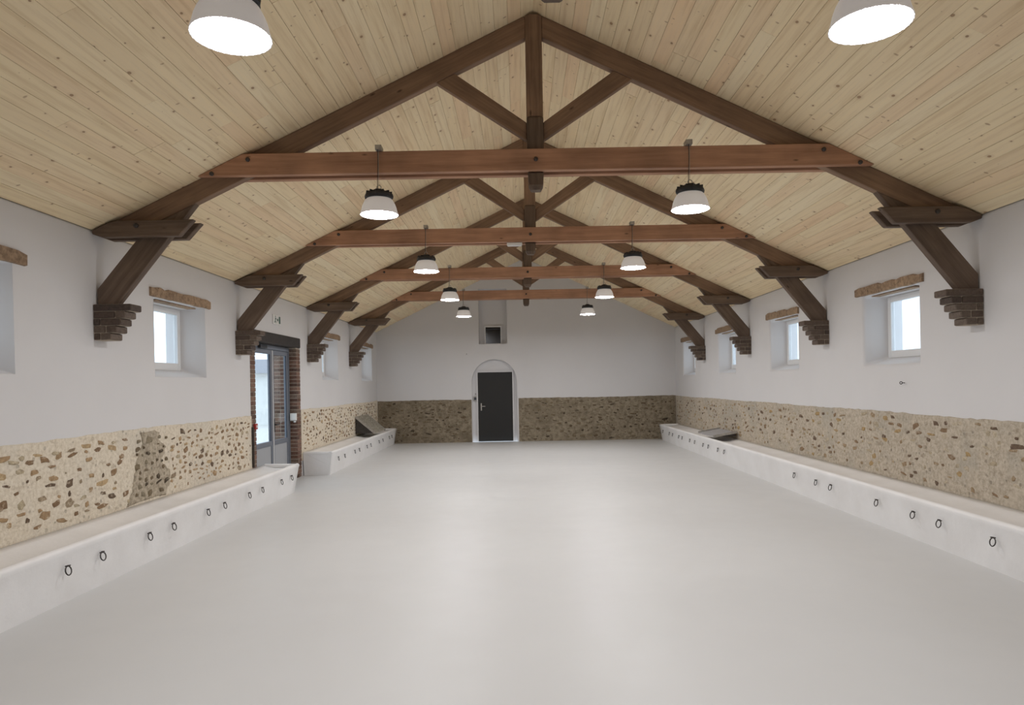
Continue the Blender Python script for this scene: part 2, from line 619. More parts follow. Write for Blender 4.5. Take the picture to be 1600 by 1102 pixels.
def side_wall(name, x, s, wins, doors, label):
    """x = inner face, s = -1 left / +1 right (outward direction)"""
    holes = [(y - WH, y + WH, WZ0, WZ1, 'w') for y in wins] + [(a, b, 0.0, c, 'd') for a, b, c in doors]
    ys = sorted({YF, YB} | {h[0] for h in holes} | {h[1] for h in holes})
    zs = sorted({0.0, EAVE + 0.0, WZ0, WZ1} | {h[3] for h in holes})
    vid, V, Fc = {}, [], []

    def vert(p):
        p = tuple(round(c, 5) for c in p)
        if p not in vid:
            vid[p] = len(V)
            V.append(p)
        return vid[p]
    for i in range(len(ys) - 1):
        for j in range(len(zs) - 1):
            cy, cz = (ys[i] + ys[i + 1]) / 2, (zs[j] + zs[j + 1]) / 2
            if any(h[0] < cy < h[1] and h[2] < cz < h[3] for h in holes):
                continue
            for xx in (x, x + s * WT):
                Fc.append(tuple(vert((xx, a, b)) for a, b in ((ys[i], zs[j]), (ys[i + 1], zs[j]), (ys[i + 1], zs[j + 1]), (ys[i], zs[j + 1]))))
    for h in holes:
        if h[4] == 'w':
            ym = (h[0] + h[1]) / 2
            rects = [(x, h[0], h[1], h[2], h[3]), (x + s * FD, ym - FH, ym + FH, FZ0, FZ1), (x + s * WT, ym - FH, ym + FH, FZ0, FZ1)]
            rects.insert(2, (x + s * (FD + 0.06), ym - FH, ym + FH, FZ0, FZ1))
        else:
            rects = [(x, h[0], h[1], h[2], h[3]), (x + s * WT, h[0], h[1], h[2], h[3])]
        for a, b in zip(rects[:-1], rects[1:]):
            ca = [(a[0], a[1], a[3]), (a[0], a[2], a[3]), (a[0], a[2], a[4]), (a[0], a[1], a[4])]
            cb = [(b[0], b[1], b[3]), (b[0], b[2], b[3]), (b[0], b[2], b[4]), (b[0], b[1], b[4])]
            for k in range(4):
                k2 = (k + 1) % 4
                if h[4] == 'd' and k == 0:
                    continue
                Fc.append((vert(ca[k]), vert(ca[k2]), vert(cb[k2]), vert(cb[k])))
    for k in range(len(ys) - 1):
        Fc.append(tuple(vert(p) for p in ((x, ys[k], EAVE), (x, ys[k + 1], EAVE), (x + s * WT, ys[k + 1], EAVE), (x + s * WT, ys[k], EAVE))))
    o = obj(name, V, Fc, M['plaster'])
    bevel(o, 0.03, 3, 25)
    for p in o.data.polygons:
        p.use_smooth = False
    tag(o, label, 'wall', kind='structure')
    return o


wl = side_wall('wall_left', XL, -1, WIN_L, [(DY0, DY1, DZ1)], 'left white plastered wall with bare rubble stone along its foot')
wr = side_wall('wall_right', XR, 1, WIN_R, [], 'right white plastered wall with bare rubble stone along its foot')

# far gable wall with arched door recess and high niche
AX0, AX1, ASP, ATOP = -1.42, -0.08, 1.80, 2.46     # arch recess
NX0, NX1, NZ0, NZ1 = -1.19, -0.35, 2.91, 4.55      # niche
AD, ND = 0.14, 0.30


def arch_pts(n=14):
    c, r = (AX0 + AX1) / 2, (AX1 - AX0) / 2
    return [(c + r * math.cos(math.pi * (1 - i / n)), ASP + (ATOP - ASP) * math.sin(math.pi * i / n)) for i in range(n + 1)]


def gable(name):
    bm = bmesh.new()
    roof = lambda x: EAVE + 0.02 + (XC - XL - abs(x - XC)) * SLOPE
    outer = [(XL, 0), (AX0, 0)] + arch_pts() + [(AX1, 0), (XR, 0), (XR, roof(XR)), (XC, roof(XC)), (XL, roof(XL))]
    niche = [(NX0, NZ0), (NX1, NZ0), (NX1, NZ1), (NX0, NZ1)]
    # front face: split in strips by bridging with triangle fill
    def ring(pts, y):
        vs_ = [bm.verts.new((x, y, z)) for x, z in pts]
        es = [bm.edges.new((vs_[i], vs_[(i + 1) % len(vs_)])) for i in range(len(vs_))]
        return vs_, es
    ov, oe = ring(outer, YB)
    nv, ne = ring(niche, YB)
    bmesh.ops.triangle_fill(bm, use_beauty=True, edges=oe + ne)
    # recess of the arch
    ap = [(AX0, 0)] + arch_pts() + [(AX1, 0)]
    a0 = ov[1:1 + len(ap)]
    a1 = [bm.verts.new((x, YB + AD, z)) for x, z in ap]
    for i in range(len(ap) - 1):
        bm.faces.new((a0[i], a0[i + 1], a1[i + 1], a1[i]))
    bm.faces.new(a1)
    n1 = [bm.verts.new((x, YB + ND, z)) for x, z in niche]
    for i in range(4):
        bm.faces.new((nv[i], nv[(i + 1) % 4], n1[(i + 1) % 4], n1[i]))
    bm.faces.new(n1)
    # outer skin
    bk = [(XL, -0.1), (XR, -0.1), (XR, roof(XR)), (XC, roof(XC)), (XL, roof(XL))]
    bm.faces.new([bm.verts.new((x, YB + WT, z)) for x, z in bk])
    bmesh.ops.recalc_face_normals(bm, faces=bm.faces)
    me = bpy.data.meshes.new(name)
    bm.to_mesh(me)
    bm.free()
    me.materials.append(M['plaster'])
    o = bpy.data.objects.new(name, me)
    return link(o)


wb = gable('wall_back')
tag(wb, 'white far gable wall with arched door recess and a high niche', 'wall', kind='structure')
roofz = lambda x: EAVE + 0.02 + (XC - XL - abs(x - XC)) * SLOPE
wf = MB().prism([(XL - WT, 0), (XR + WT, 0), (XR + WT, EAVE), (XC, roofz(XC)), (XL - WT, EAVE)], YF - 0.3, YF).obj('wall_front', M['plaster'])
tag(wf, 'white gable wall behind the camera', 'wall', kind='structure')

# ceiling: backing plus individual boards
cb = MB()
th = 0.16
for s, x in ((-1, XL - WT), (1, XR + WT)):
    half = abs(x - XC)
    z0 = RIDGE - half * SLOPE
    cb.add([(x, YF - 0.3, z0 + 0.012), (XC, YF - 0.3, RIDGE + 0.012), (XC, YB + WT, RIDGE + 0.012), (x, YB + WT, z0 + 0.012),
            (x, YF - 0.3, z0 + th), (XC, YF - 0.3, RIDGE + th), (XC, YB + WT, RIDGE + th), (x, YB + WT, z0 + th)],
           [(0, 1, 2, 3), (4, 5, 6, 7), (0, 1, 5, 4), (2, 3, 7, 6), (0, 3, 7, 4)])
ceiling = cb.obj('ceiling', M['pine'])
tag(ceiling, 'pitched ceiling clad in pale knotty pine boards', 'ceiling', kind='structure')
rng = random.Random(11)
ang = math.atan(SLOPE)
slope_len = (XC - XL) / math.cos(ang)
ROWS = 34
PW = slope_len / ROWS
PT = 0.016
planks = []
for s in (-1, 1):
    for r in range(ROWS):
        y = YF + rng.uniform(-2.6, 0)
        dcen = (r + 0.5) * PW
        while y < YB:
            ln = rng.choice((2.1, 2.5, 3.0, 3.4, 3.9))
            a, b = max(y, YF), min(y + ln, YB)
            if b - a > 0.05:
                planks.append((s, dcen, a, b))
            y += ln
vis = sorted([p for p in planks if p[3] > 2.4 and p[2] < 14], key=lambda p: max(p[2], 2.4))
near = set(vis[:298])
pm = unit_mesh(M['pine'])
pm.name = 'plank'
far = MB()
for p in planks:
    s, dc, a, b = p
    off = rng.uniform(-0.0012, 0.0012) + PT / 2 - 0.004
    x = XC + s * dc * math.cos(ang) - s * off * math.sin(ang) * 1.0
    z = RIDGE - dc * math.sin(ang) - off * math.cos(ang)
    if p in near:
        o = bpy.data.objects.new('plank', pm)
        o.location = (x, (a + b) / 2, z)
        o.rotation_euler = (0, s * ang, 0)
        o.scale = (PW - 0.0026, b - a - 0.002, PT)
        link(o, ceiling)
    else:
        mt = Matrix.Translation((x, (a + b) / 2, z)) @ Matrix.Rotation(s * ang, 4, 'Y') @ Matrix.Diagonal((PW - 0.0026, b - a - 0.002, PT, 1))
        bx = MB().box((-.5, -.5, -.5), (.5, .5, .5))
        far.add([mt @ Vector(v) for v in bx.v], bx.f)
tag(far.obj('far_planks', M['pine'], ceiling), kind='stuff')


# ---------------------------------------------------------------- bare stone band
def jag_strip(name, p_of, u0, u1, z0, z1, seed, mat, parent, thick=0.012, out=1.0):
    """slab with an uneven upper edge; p_of(u, d, z) -> world point, d = distance into the room"""
    r = random.Random(seed)
    n = max(2, int((u1 - u0) / 0.09))
    V, Fc = [], []
    for i in range(n + 1):
        u = u0 + (u1 - u0) * i / n
        zt = z1 + r.uniform(-0.007, 0.006) + 0.006 * math.sin(u * 1.7 + seed)
        V += [p_of(u, 0.0, z0), p_of(u, thick, z0), p_of(u, thick, (z0 + zt) / 2), p_of(u, thick * 0.9, zt), p_of(u, 0.0, zt + 0.006)]
    for i in range(n):
        a, b = i * 5, (i + 1) * 5
        for k in range(4):
            Fc.append((a + k, b + k, b + k + 1, a + k + 1))
    for k in (0, n * 5):
        Fc.append((k, k + 1, k + 2, k + 3, k + 4))
    return obj(name, V, Fc, mat, parent)


def stone_shape(r):
    """irregular pebble, 24 triangles, in (u, d, z), unit size"""
    n = 9
    ph = r.uniform(0, 6.28)
    rr = [r.uniform(0.58, 1.08) for _ in range(n)]
    V = []
    for i in range(n):
        t = 2 * math.pi * i / n + ph
        c, s_ = math.cos(t), math.sin(t)
        e = 0.72
        c = math.copysign(abs(c) ** e, c)
        s_ = math.copysign(abs(s_) ** e, s_)
        V.append((0.5 * rr[i] * c, -0.4, 0.5 * rr[i] * s_))
    for i in range(n):
        x, _, z = V[i]
        k = r.uniform(0.66, 0.84)
        V.append((x * k, r.uniform(0.65, 1.0), z * k))
    V.append((r.uniform(-.1, .1), r.uniform(0.9, 1.15), r.uniform(-.1, .1)))
    Fc = []
    for i in range(n):
        j = (i + 1) % n
        Fc.append((i, j, n + j, n + i))
        Fc.append((n + i, n + j, 2 * n))
    return V, Fc


sr_ = random.Random(5)
SHAPES = [stone_shape(sr_) for _ in range(16)]


def stone_layout(seed, u0, u1, z0, z1, wr, hr, keep, dense=None):
    r = random.Random(seed)
    out = []
    z = z0
    while z < z1 - hr[0]:
        h = r.uniform(*hr)
        h = min(h, z1 - z)
        u = u0 + r.uniform(0, wr[0])
        while u < u1 - wr[0] * 0.5:
            wdt = r.uniform(*wr) * (0.75 if r.random() < 0.4 else 1.0)
            kp = keep
            if dense and dense[0] < u < dense[1]:
                kp = 0.95
            kp *= 0.90 + 0.22 * math.sin(u * 5.3 + z * 9.0 + seed) * math.sin(z * 13.0 - u * 2.1)
            if u + wdt < u1 and r.random() < kp:
                sw = wdt * r.uniform(0.52, 0.90)
                sh = min(h * r.uniform(0.42, 1.25), sw * 1.0)
                if r.random() < 0.22:
                    sw *= 0.5
                    sh *= 0.7
                out.append((u + wdt / 2, z + h / 2 + r.uniform(-.022, .022), sw, sh, r.uniform(-0.25, 0.25), r.uniform(0.006, 0.014), r.randrange(len(SHAPES))))
            u += wdt
        z += h
    return out


def place_stones(stones, side, mat, parent, single):
    """side: 'L','R','B'; single=True -> an object each, else one joined part"""
    meshes = None
    if single:
        meshes = []
        for V, Fc in SHAPES:
            me = mesh_from('stone', V, Fc, mat, True)
            if side != 'B':
                me = fix(me)
            meshes.append(me)
    jm = MB()
    for u, z, sw, sh, rot, d, k in stones:
        if side == 'L':
            base = Matrix(((0, 1, 0, XL + 0.010), (1, 0, 0, u), (0, 0, 1, z), (0, 0, 0, 1)))
        elif side == 'R':
            base = Matrix(((0, -1, 0, XR - 0.010), (1, 0, 0, u), (0, 0, 1, z), (0, 0, 0, 1)))
        else:
            base = Matrix(((1, 0, 0, u), (0, -1, 0, YB - 0.010), (0, 0, 1, z), (0, 0, 0, 1)))
        mt = base @ Matrix.Rotation(rot, 4, 'Y') @ Matrix.Diagonal((sw, d, sh, 1))
        if single:
            o = bpy.data.objects.new('stone', meshes[k])
            # location/rotation/scale only (no shear): compose by hand
            zr = math.radians(-90) if side == 'L' else math.radians(90)
            loc = base.translation
            o.location = loc
            # local x -> along wall, local y -> into room
            o.rotation_mode = 'QUATERNION'
            zq = Matrix.Rotation(zr, 4, 'Z') @ Matrix.Rotation(rot, 4, 'Y')
            o.rotation_quaternion = zq.to_quaternion()
            o.scale = (sw, d, sh)
            link(o, parent)
        else:
            V, Fc = SHAPES[k]
            jm.add([mt @ Vector(v) for v in V], Fc)
    if not single:
        o = jm.obj('small_stones', mat, parent, smooth=True)
        tag(o, kind='stuff')


pL = lambda u, d, z: (XL + d, u, z)
pR = lambda u, d, z: (XR - d, u, z)
pB = lambda u, d, z: (u, YB - d, z)

# left wall
s1 = jag_strip('stone_band', pL, YF, DY0, 0.30, WAIN, 1, M['mortar_l'], wl)
# rough older patch of grey rubble, uneven outline
pr_ = random.Random(41)
side_a = [(7.60, 1.26), (7.62, 1.12), (7.52, 1.00), (7.50, 0.86), (7.44, 0.74), (7.40, 0.60), (7.30, 0.46)]
side_b = [(7.98, 1.24), (7.96, 1.15), (8.14, 1.06), (8.10, 0.95), (8.02, 0.88), (8.22, 0.74), (8.24, 0.60), (8.12, 0.46)]
outl = side_a + side_b[::-1]
oo = []
for i, (u, z) in enumerate(outl):
    u2, z2 = outl[(i + 1) % len(outl)]
    for k in range(4):
        t = k / 4
        oo.append((u + (u2 - u) * t + pr_.uniform(-0.02, 0.02), z + (z2 - z) * t + pr_.uniform(-0.015, 0.015)))
n_ = len(oo)
cy_, cz_ = sum(p[0] for p in oo) / n_, sum(p[1] for p in oo) / n_
V = [pL(u, 0.006, z) for u, z in oo] + [pL(u + (cy_ - u) * 0.06, 0.021, z + (cz_ - z) * 0.06) for u, z in oo] + [pL(cy_, 0.023, cz_)]
Fc = [(i, (i + 1) % n_, n_ + (i + 1) % n_, n_ + i) for i in range(n_)] + [(n_ + i, n_ + (i + 1) % n_, 2 * n_) for i in range(n_)]
s1b = obj('old_stone_patch', V, Fc, M['mortar_old'], wl)
s2 = jag_strip('stone_band', pL, DY1, YB - 0.02, 0.30, WAIN, 4, M['mortar_l'], wl)
Z0 = 0.50
place_stones(stone_layout(21, 4.5, 7.46, Z0, WAIN - 0.05, (0.12, 0.34), (0.06, 0.105), 0.95), 'L', M['stone_l'], s1, True)
place_stones([(u, z, a * 1.1, b, c, d + 0.014, k) for u, z, a, b, c, d, k in stone_layout(22, 7.42, 8.20, Z0, WAIN - 0.05, (0.09, 0.22), (0.06, 0.10), 0.92)],
             'L', M['stone_b'], s1b, True)
place_stones(stone_layout(23, 8.16, DY0 - 0.03, Z0, WAIN - 0.02, (0.09, 0.25), (0.05, 0.085), 0.93), 'L', M['stone_l'], s1, True)
place_stones(stone_layout(24, DY1 + 0.03, YB - 0.05, Z0, WAIN - 0.02, (0.12, 0.30), (0.05, 0.085), 0.9), 'L', M['stone_l'], s2, False)
# right wall
s3 = jag_strip('stone_band', pR, YF, YB - 0.02, 0.30, WAIN - 0.01, 5, M['mortar_r'], wr)
place_stones(stone_layout(25, 6.0, 9.6, Z0, WAIN - 0.04, (0.10, 0.30), (0.05, 0.095), 0.60), 'R', M['stone_r'], s3, True)
place_stones(stone_layout(26, 9.6, YB - 0.05, Z0, WAIN - 0.04, (0.10, 0.30), (0.05, 0.085), 0.60), 'R', M['stone_r'], s3, False)
# far wall
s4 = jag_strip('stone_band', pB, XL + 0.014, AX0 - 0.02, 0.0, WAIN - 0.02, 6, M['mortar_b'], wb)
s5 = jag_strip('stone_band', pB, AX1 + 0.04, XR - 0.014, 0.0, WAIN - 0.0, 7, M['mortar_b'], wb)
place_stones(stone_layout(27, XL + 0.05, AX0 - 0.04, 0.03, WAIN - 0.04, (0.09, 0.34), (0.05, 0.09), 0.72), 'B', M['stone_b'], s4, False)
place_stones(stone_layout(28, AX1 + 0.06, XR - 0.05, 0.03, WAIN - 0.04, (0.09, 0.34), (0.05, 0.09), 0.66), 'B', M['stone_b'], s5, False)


# ---------------------------------------------------------------- windows
def window(n, x, s, y, label):
    e = empty('window_%d' % n, (x + s * (FD + 0.03), y, FZ0))
    tag(e, label, 'window', kind='structure')
    d = 0.028
    fw = 0.075
    H = FZ1 - FZ0
    m = MB()
    m.box((-d, -FH, 0), (d, -FH + fw, H)).box((-d, FH - fw, 0), (d, FH, H))
    m.box((-d, -FH + fw, 0), (d, FH - fw, fw + 0.02)).box((-d, -FH + fw, H - fw), (d, FH - fw, H))
    bevel(m.obj('window_frame', M['pvc'], e), 0.006, 1)
    m = MB()
    m.box((-0.006, -FH + fw, fw + 0.02), (0.006, FH - fw, H - fw)).obj('pane', M['glass'], e)
    return e


def rough_beam(r, length, h, d, s):
    """weathered lintel: along y, s = direction into the room (x)"""
    n = 14
    V, Fc = [], []
    sag = r.uniform(-0.006, 0.008)
    notch = {r.randrange(1, n): r.uniform(0.012, 0.03) for _ in range(3)}
    for i in range(n + 1):
        t = i / n
        y = (t - 0.5) * length
        top = h * 0.5 + r.uniform(-0.005, 0.005) - notch.get(i, 0) - (0.02 if t < 0.04 or t > 0.96 else 0)
        bot = -h * 0.5 + r.uniform(-0.004, 0.004) + sag * math.sin(math.pi * t)
        V += [(0.001 * s, y, bot), (d * s, y, bot + 0.006), (d * s * r.uniform(0.9, 1.1), y, top - 0.008), (0.001 * s, y, top)]
    for i in range(n):
        a, b = 4 * i, 4 * i + 4
        for k in range(4):
            k2 = (k + 1) % 4
            Fc.append((a + k, a + k2, b + k2, b + k))
    Fc += [(0, 1, 2, 3), (4 * n, 4 * n + 1, 4 * n + 2, 4 * n + 3)]
    return V, Fc


lr = random.Random(77)
wl_lab = ['small white window at the left edge, only its reveal showing', 'small white window on left wall between the two nearest corbels',
          'small white window on left wall just past the glazed door', 'farthest small window on left wall by the corner']
wr_lab = ['small window on right wall beyond the right edge of view', 'small white window on right wall, nearest and largest in view',
          'second small window from the camera on right wall', 'third small window from the camera on right wall', 'farthest small window on right wall by the corner']
ll_lab = ['weathered oak lintel at the left edge of the view', 'ragged oak lintel over left window between the two nearest corbels',
          'oak lintel over left window just past the glazed door', 'oak lintel over the farthest left window']
lr_lab = ['oak lintel over the right window outside the view', 'long oak lintel over the nearest right window in view', 'oak lintel over the second right window in view',
          'oak lintel over the third right window in view', 'oak lintel over the farthest right window']
n = 0
for side, x, s, wins, wlab, llab in (('L', XL, -1, WIN_L, wl_lab, ll_lab), ('R', XR, 1, WIN_R, wr_lab, lr_lab)):
    for i, y in enumerate(wins):
        n += 1
        window(n, x, s, y, wlab[i])
        V, Fc = rough_beam(lr, 1.5 * lr.uniform(0.96, 1.04), 0.125, 0.03, -s)
        o = obj('window_lintel', V, Fc, M['lintel'], None, (x, y + 0.02, WZ1 + 0.063), (lr.uniform(-0.015, 0.015), 0, 0))
        tag(o, llab[i], 'lintel', 'oak lintels over the windows')
        # inner board on the soffit of the opening, behind the face beam
        b_ = MB()
        b_.box((s * 0.06, -0.50, -0.085), (s * 0.17, 0.50, -0.072))
        b_.obj('soffit_board', M['lintel'], o)


# ---------------------------------------------------------------- roof trusses
BZ = 2.58
ROOF0 = RIDGE - 0.016


def pr_obj(name, poly, y0, y1, ang_, mat, parent, bev=0.006):
    """poly in truss coordinates (u,z); local x runs along the piece"""
    c = Vector((sum(p[0] for p in poly) / len(poly), sum(p[1] for p in poly) / len(poly)))
    ca, sa = math.cos(ang_), math.sin(ang_)
    loc = [((p[0] - c.x) * ca + (p[1] - c.y) * sa, -(p[0] - c.x) * sa + (p[1] - c.y) * ca) for p in poly]
    m = MB().prism(loc, y0, y1)
    o = m.obj(name, mat, parent, (c.x, 0, c.y - BZ), (0, -ang_, 0))
    if bev:
        bevel(o, bev, 1, 25)
    return o


def make_truss():
    e = empty('roof_truss', (XC, T[0], BZ))
    zt = lambda u: ROOF0 - SLOPE * abs(u)
    a = math.atan(SLOPE)
    hw = 0.045
    for s in (-1, 1):
        fl_ = lambda pts: [(s * u, z) for u, z in pts]
        ub = (ROOF0 - 0.22 - 3.28) / SLOPE
        pr_obj('rafter', fl_([(4.425, zt(4.425)), (0.084, zt(0.084)), (0.084, zt(0.084) - 0.22), (ub, 3.28), (4.425, 3.28)]), -hw, hw, -s * a, M['rafter'], e)
        pr_obj('strut', fl_([(0.80, zt(0.80) - 0.221), (0.084, 4.335), (0.084, 4.155), (0.985, zt(0.985) - 0.221)]), -hw + 0.005, hw - 0.005, s * math.atan(0.69), M['rafter'], e)
        # brace from the corbel through the wall plate boards up to the rafter
        zl = lambda u: 2.735 + 1.25 * (4.425 - u)
        pr_obj('brace', fl_([(4.425, 2.582), (4.225, 2.582), (3.42, zt(3.42) - 0.221), (3.925, zt(3.925) - 0.221), (4.425, 2.735)]), -hw + 0.001, hw - 0.001,
               -s * math.atan(1.24), M['brace'], e)
        for y0 in (-0.118, hw + 0.002):
            b = pr_obj('wall_plate_board', fl_([(4.425, 3.275), (4.425, 3.31), (4.26, 3.385), (4.18, 3.405), (3.41, 3.405), (3.56, 3.24), (4.33, 3.24)]), y0, y0 + 0.071, 0, M['brace'], e, 0.008)
            if y0 < 0:
                for u in (3.98,):
                    MB().lathe([(0.024, 0), (0.024, 0.012), (0.012, 0.022)], 10).obj('bolt', M['iron'], e, (s * u, -0.117, 3.35 - BZ), (math.radians(90), 0, 0))
    for y0 in (-0.118, hw + 0.002):
        zb, ztop = 3.83, 4.045
        ue = (ROOF0 - zb) / SLOPE
        uo = (ROOF0 - ztop) / SLOPE
        pr_obj('tie_beam', [(-ue, zb), (ue, zb), (uo, ztop), (-uo, ztop)], y0, y0 + 0.071, 0, M['tie'], e, 0.005)
    for u, z in ((0, 3.94), (-2.86, 3.985), (2.86, 3.985), (-3.22, 3.85), (3.22, 3.85)):
        MB().lathe([(0.022, 0), (0.022, 0.012), (0.011, 0.022)], 10).obj('bolt', M['iron'], e, (u, -0.117, z - BZ), (math.radians(90), 0, 0))
    # king post: chamfered shaft, square block at the struts, waist between the tie boards, pendant foot
    def sec(hx, hy, c, z):
        return [(hx - c, -hy, z), (hx, -hy + c, z), (hx, hy - c, z), (hx - c, hy, z), (-hx + c, hy, z), (-hx, hy - c, z), (-hx, -hy + c, z), (-hx + c, -hy, z)]
    secs = [(0.050, 0.050, 0.012, 3.655), (0.072, 0.072, 0.01, 3.70), (0.078, 0.078, 0.006, 3.815), (0.078, 0.043, 0.004, 3.828), (0.078, 0.043, 0.004, 4.048),
            (0.083, 0.083, 0.006, 4.052), (0.083, 0.083, 0.006, 4.365), (0.070, 0.070, 0.01, 4.385)]
    shaft = [(0.083, 0.079, 0.036, 4.386), (0.083, 0.079, 0.036, ROOF0 - 0.045)]
    for nm, ss, mt in (('post_foot', secs, M['old']), ('king_post', shaft, M['rafter'])):
        V, Fc = [], []
        for q in ss:
            V += [(z - BZ, y, -x) for x, y, z in sec(*q)]      # local x is the post's length
        for i in range(len(ss) - 1):
            for k in range(8):
                k2 = (k + 1) % 8
                Fc.append((8 * i + k, 8 * i + k2, 8 * i + 8 + k2, 8 * i + 8 + k))
        Fc += [tuple(range(8)), tuple(8 * (len(ss) - 1) + k for k in range(8))]
        obj(nm, V, Fc, mt, e, (0, 0, 0), (0, -math.pi / 2, 0))
    return e


tr0 = make_truss()
truss_lab = ['timber roof truss overhead, above the top edge of the view', 'nearest and largest brown timber roof truss with king post and struts',
             'second brown timber roof truss from the camera', 'third brown timber roof truss from the camera', 'farthest brown timber roof truss, in front of the gable wall']
for i, y in enumerate(T):
    o = tr0 if i == 0 else copy_tree(tr0)
    o.location.y = y
    tag(o, truss_lab[i], 'roof truss', 'timber roof trusses')


# ---------------------------------------------------------------- brick corbels
def make_corbel(s, y, seed):
    """s=+1: wall at left (projects to +x)"""
    x = XL if s > 0 else XR
    e = empty('brick_corbel', (x, y, 2.22))
    r = random.Random(seed)
    proj = [0.185, 0.235, 0.285, 0.33, 0.385]
    hh = 0.072
    hwd = 0.10
    cm = MB()
    for c in range(5):
        z0, z1 = c * hh + 0.004, (c + 1) * hh - 0.004
        p = proj[c]
        if c == 4:
            cuts = [0.002, p]
        elif c % 2:
            cuts = [0.002, p - 0.11, p]
        else:
            cuts = [0.002, 0.07, p]
        for a, b in zip(cuts[:-1], cuts[1:]):
            g = 0.004
            j = r.uniform(-0.005, 0.005)
            m = MB().box((a + g, -hwd + j, z0), (b - g, hwd + j, z1))
            m.v = [(s * v[0], v[1], v[2]) for v in m.v]
            bevel(m.obj('brick', M['corbel'], e), 0.007, 1)
    for c in range(5):
        m = MB().box((0.002, -hwd + 0.012, c * hh), (proj[c] - 0.02, hwd - 0.012, (c + 1) * hh - 0.0005))
        cm.add([(s * v[0], v[1], v[2]) for v in m.v], m.f)
    cm.obj('mortar', M['joint'], e)
    return e


pos_w = ['overhead and outside the view', 'nearest and largest', 'second', 'third', 'farthest']
for i, y in enumerate(T):
    for s, nm in ((1, 'left'), (-1, 'right')):
        e = make_corbel(s, y, 100 + i * 2 + s)
        if i == 0:
            lb = 'stepped brick corbel on %s wall, outside the view beside the camera' % nm
        elif i == 2 and s > 0:
            lb = 'stepped brick corbel on left wall touching the glazed door lintel'
        elif i == 1:
            lb = 'nearest and largest stepped brick corbel on %s wall' % nm
        elif i == 4:
            lb = 'farthest stepped brick corbel on %s wall' % nm
        else:
            lb = '%s stepped brick corbel from the camera on %s wall' % (pos_w[i], nm)
        tag(e, lb, 'corbel', 'stepped brick corbels')


# ---------------------------------------------------------------- pendant lamps
def make_lamp():
    e = empty('pendant_lamp', (0, 0, 0))
    R = 0.187
    # shade, thin double wall
    out = [(R, 0.0), (R - 0.002, 0.012), (R - 0.010, 0.035), (0.168, 0.075), (0.154, 0.110), (0.136, 0.142), (0.122, 0.156)]
    inn = [(r - 0.004, z) for r, z in reversed(out)]
    MB().lathe(out + inn + [(R, 0.0)], 32, cap=False).obj('shade', M['shade'], e, smooth=True)
    dv_ = [((R - 0.006) * math.cos(2 * math.pi * k / 32), (R - 0.006) * math.sin(2 * math.pi * k / 32), 0.003) for k in range(32)]
    link(bpy.data.objects.new('diffuser', mesh_from('diffuser', dv_, [tuple(range(31, -1, -1))], M['led'])), e)
    MB().lathe([(0.03, 0.012), (R - 0.012, 0.012), (R - 0.014, 0.018), (0.03, 0.018)], 24).obj('reflector_plate', M['white'], e)
    hs = MB().lathe([(0.02, 0.158), (0.125, 0.158), (0.135, 0.165), (0.138, 0.185), (0.130, 0.207), (0.112, 0.216), (0.085, 0.216), (0.07, 0.222), (0.055, 0.245), (0.03, 0.255)], 48, lobes=8, lobe_amt=0.035)
    h = hs.obj('heat_sink', M['sink'], e)
    for k in range(12):
        t = 2 * math.pi * k / 12
        MB().box((0.045, -0.006, 0.205), (0.128, 0.006, 0.228)).obj('fin', M['sink'], h, rot=(0, 0, t))
    pts = [(0.022 * math.cos(t), 0, 0.272 + 0.022 * math.sin(t)) for t in [2 * math.pi * i / 12 for i in range(12)]]
    MB().tube(pts, 0.004, 6, True).obj('hook', M['steel'], e)
    MB().tube([(-0.012, 0, 0.25), (-0.012, 0, 0.34), (-0.006, 0, 0.5), (-0.006, 0, 0.68)], 0.0035, 6).obj('power_cable', M['sink'], e)
    MB().tube([(0.0, 0, 0.294), (0.002, 0, 0.68)], 0.002, 6).obj('suspension_wire', M['steel'], e)
    b = MB().box((-0.03, -0.012, 0.647), (0.03, 0.10, 0.692))
    b.obj('bracket', M['steel'], e)
    return e


lamp0 = make_lamp()
rows = [('large lit pendant lamp at the upper left, cut by the top edge', 'large lit pendant lamp at the upper right, cut by the top edge')]
for nm in ('under the nearest truss', 'under the second truss', 'under the third truss', 'under the farthest truss'):
    rows.append(tuple('lit bell-shaped pendant lamp %s, on the %s' % (nm, sd) for sd in ('left', 'right')))
first = True
for i, y in enumerate(T):
    for k, s in enumerate((-1, 1)):
        o = lamp0 if first else copy_tree(lamp0)
        first = False
        o.location = (XC - 0.02 + s * LAMP_DX, y - 0.16, 3.40)
        o.rotation_euler = (0, 0, 0)
        tag(o, rows[i][k], 'lamp', 'bell-shaped pendant lamps')

# emergency light under the second truss
e = empty('emergency_light', (-0.04, T[2] - 0.06, 3.778))
tag(e, 'small white emergency light bar under the second truss by its king post', 'light fitting')
bevel(MB().box((-0.115, -0.04, 0.012), (0.115, 0.04, 0.050)).obj('housing', M['white'], e), 0.006, 1)
bevel(MB().box((-0.105, -0.032, 0.0), (0.105, 0.032, 0.012)).obj('diffuser', M['white'], e), 0.004, 1)


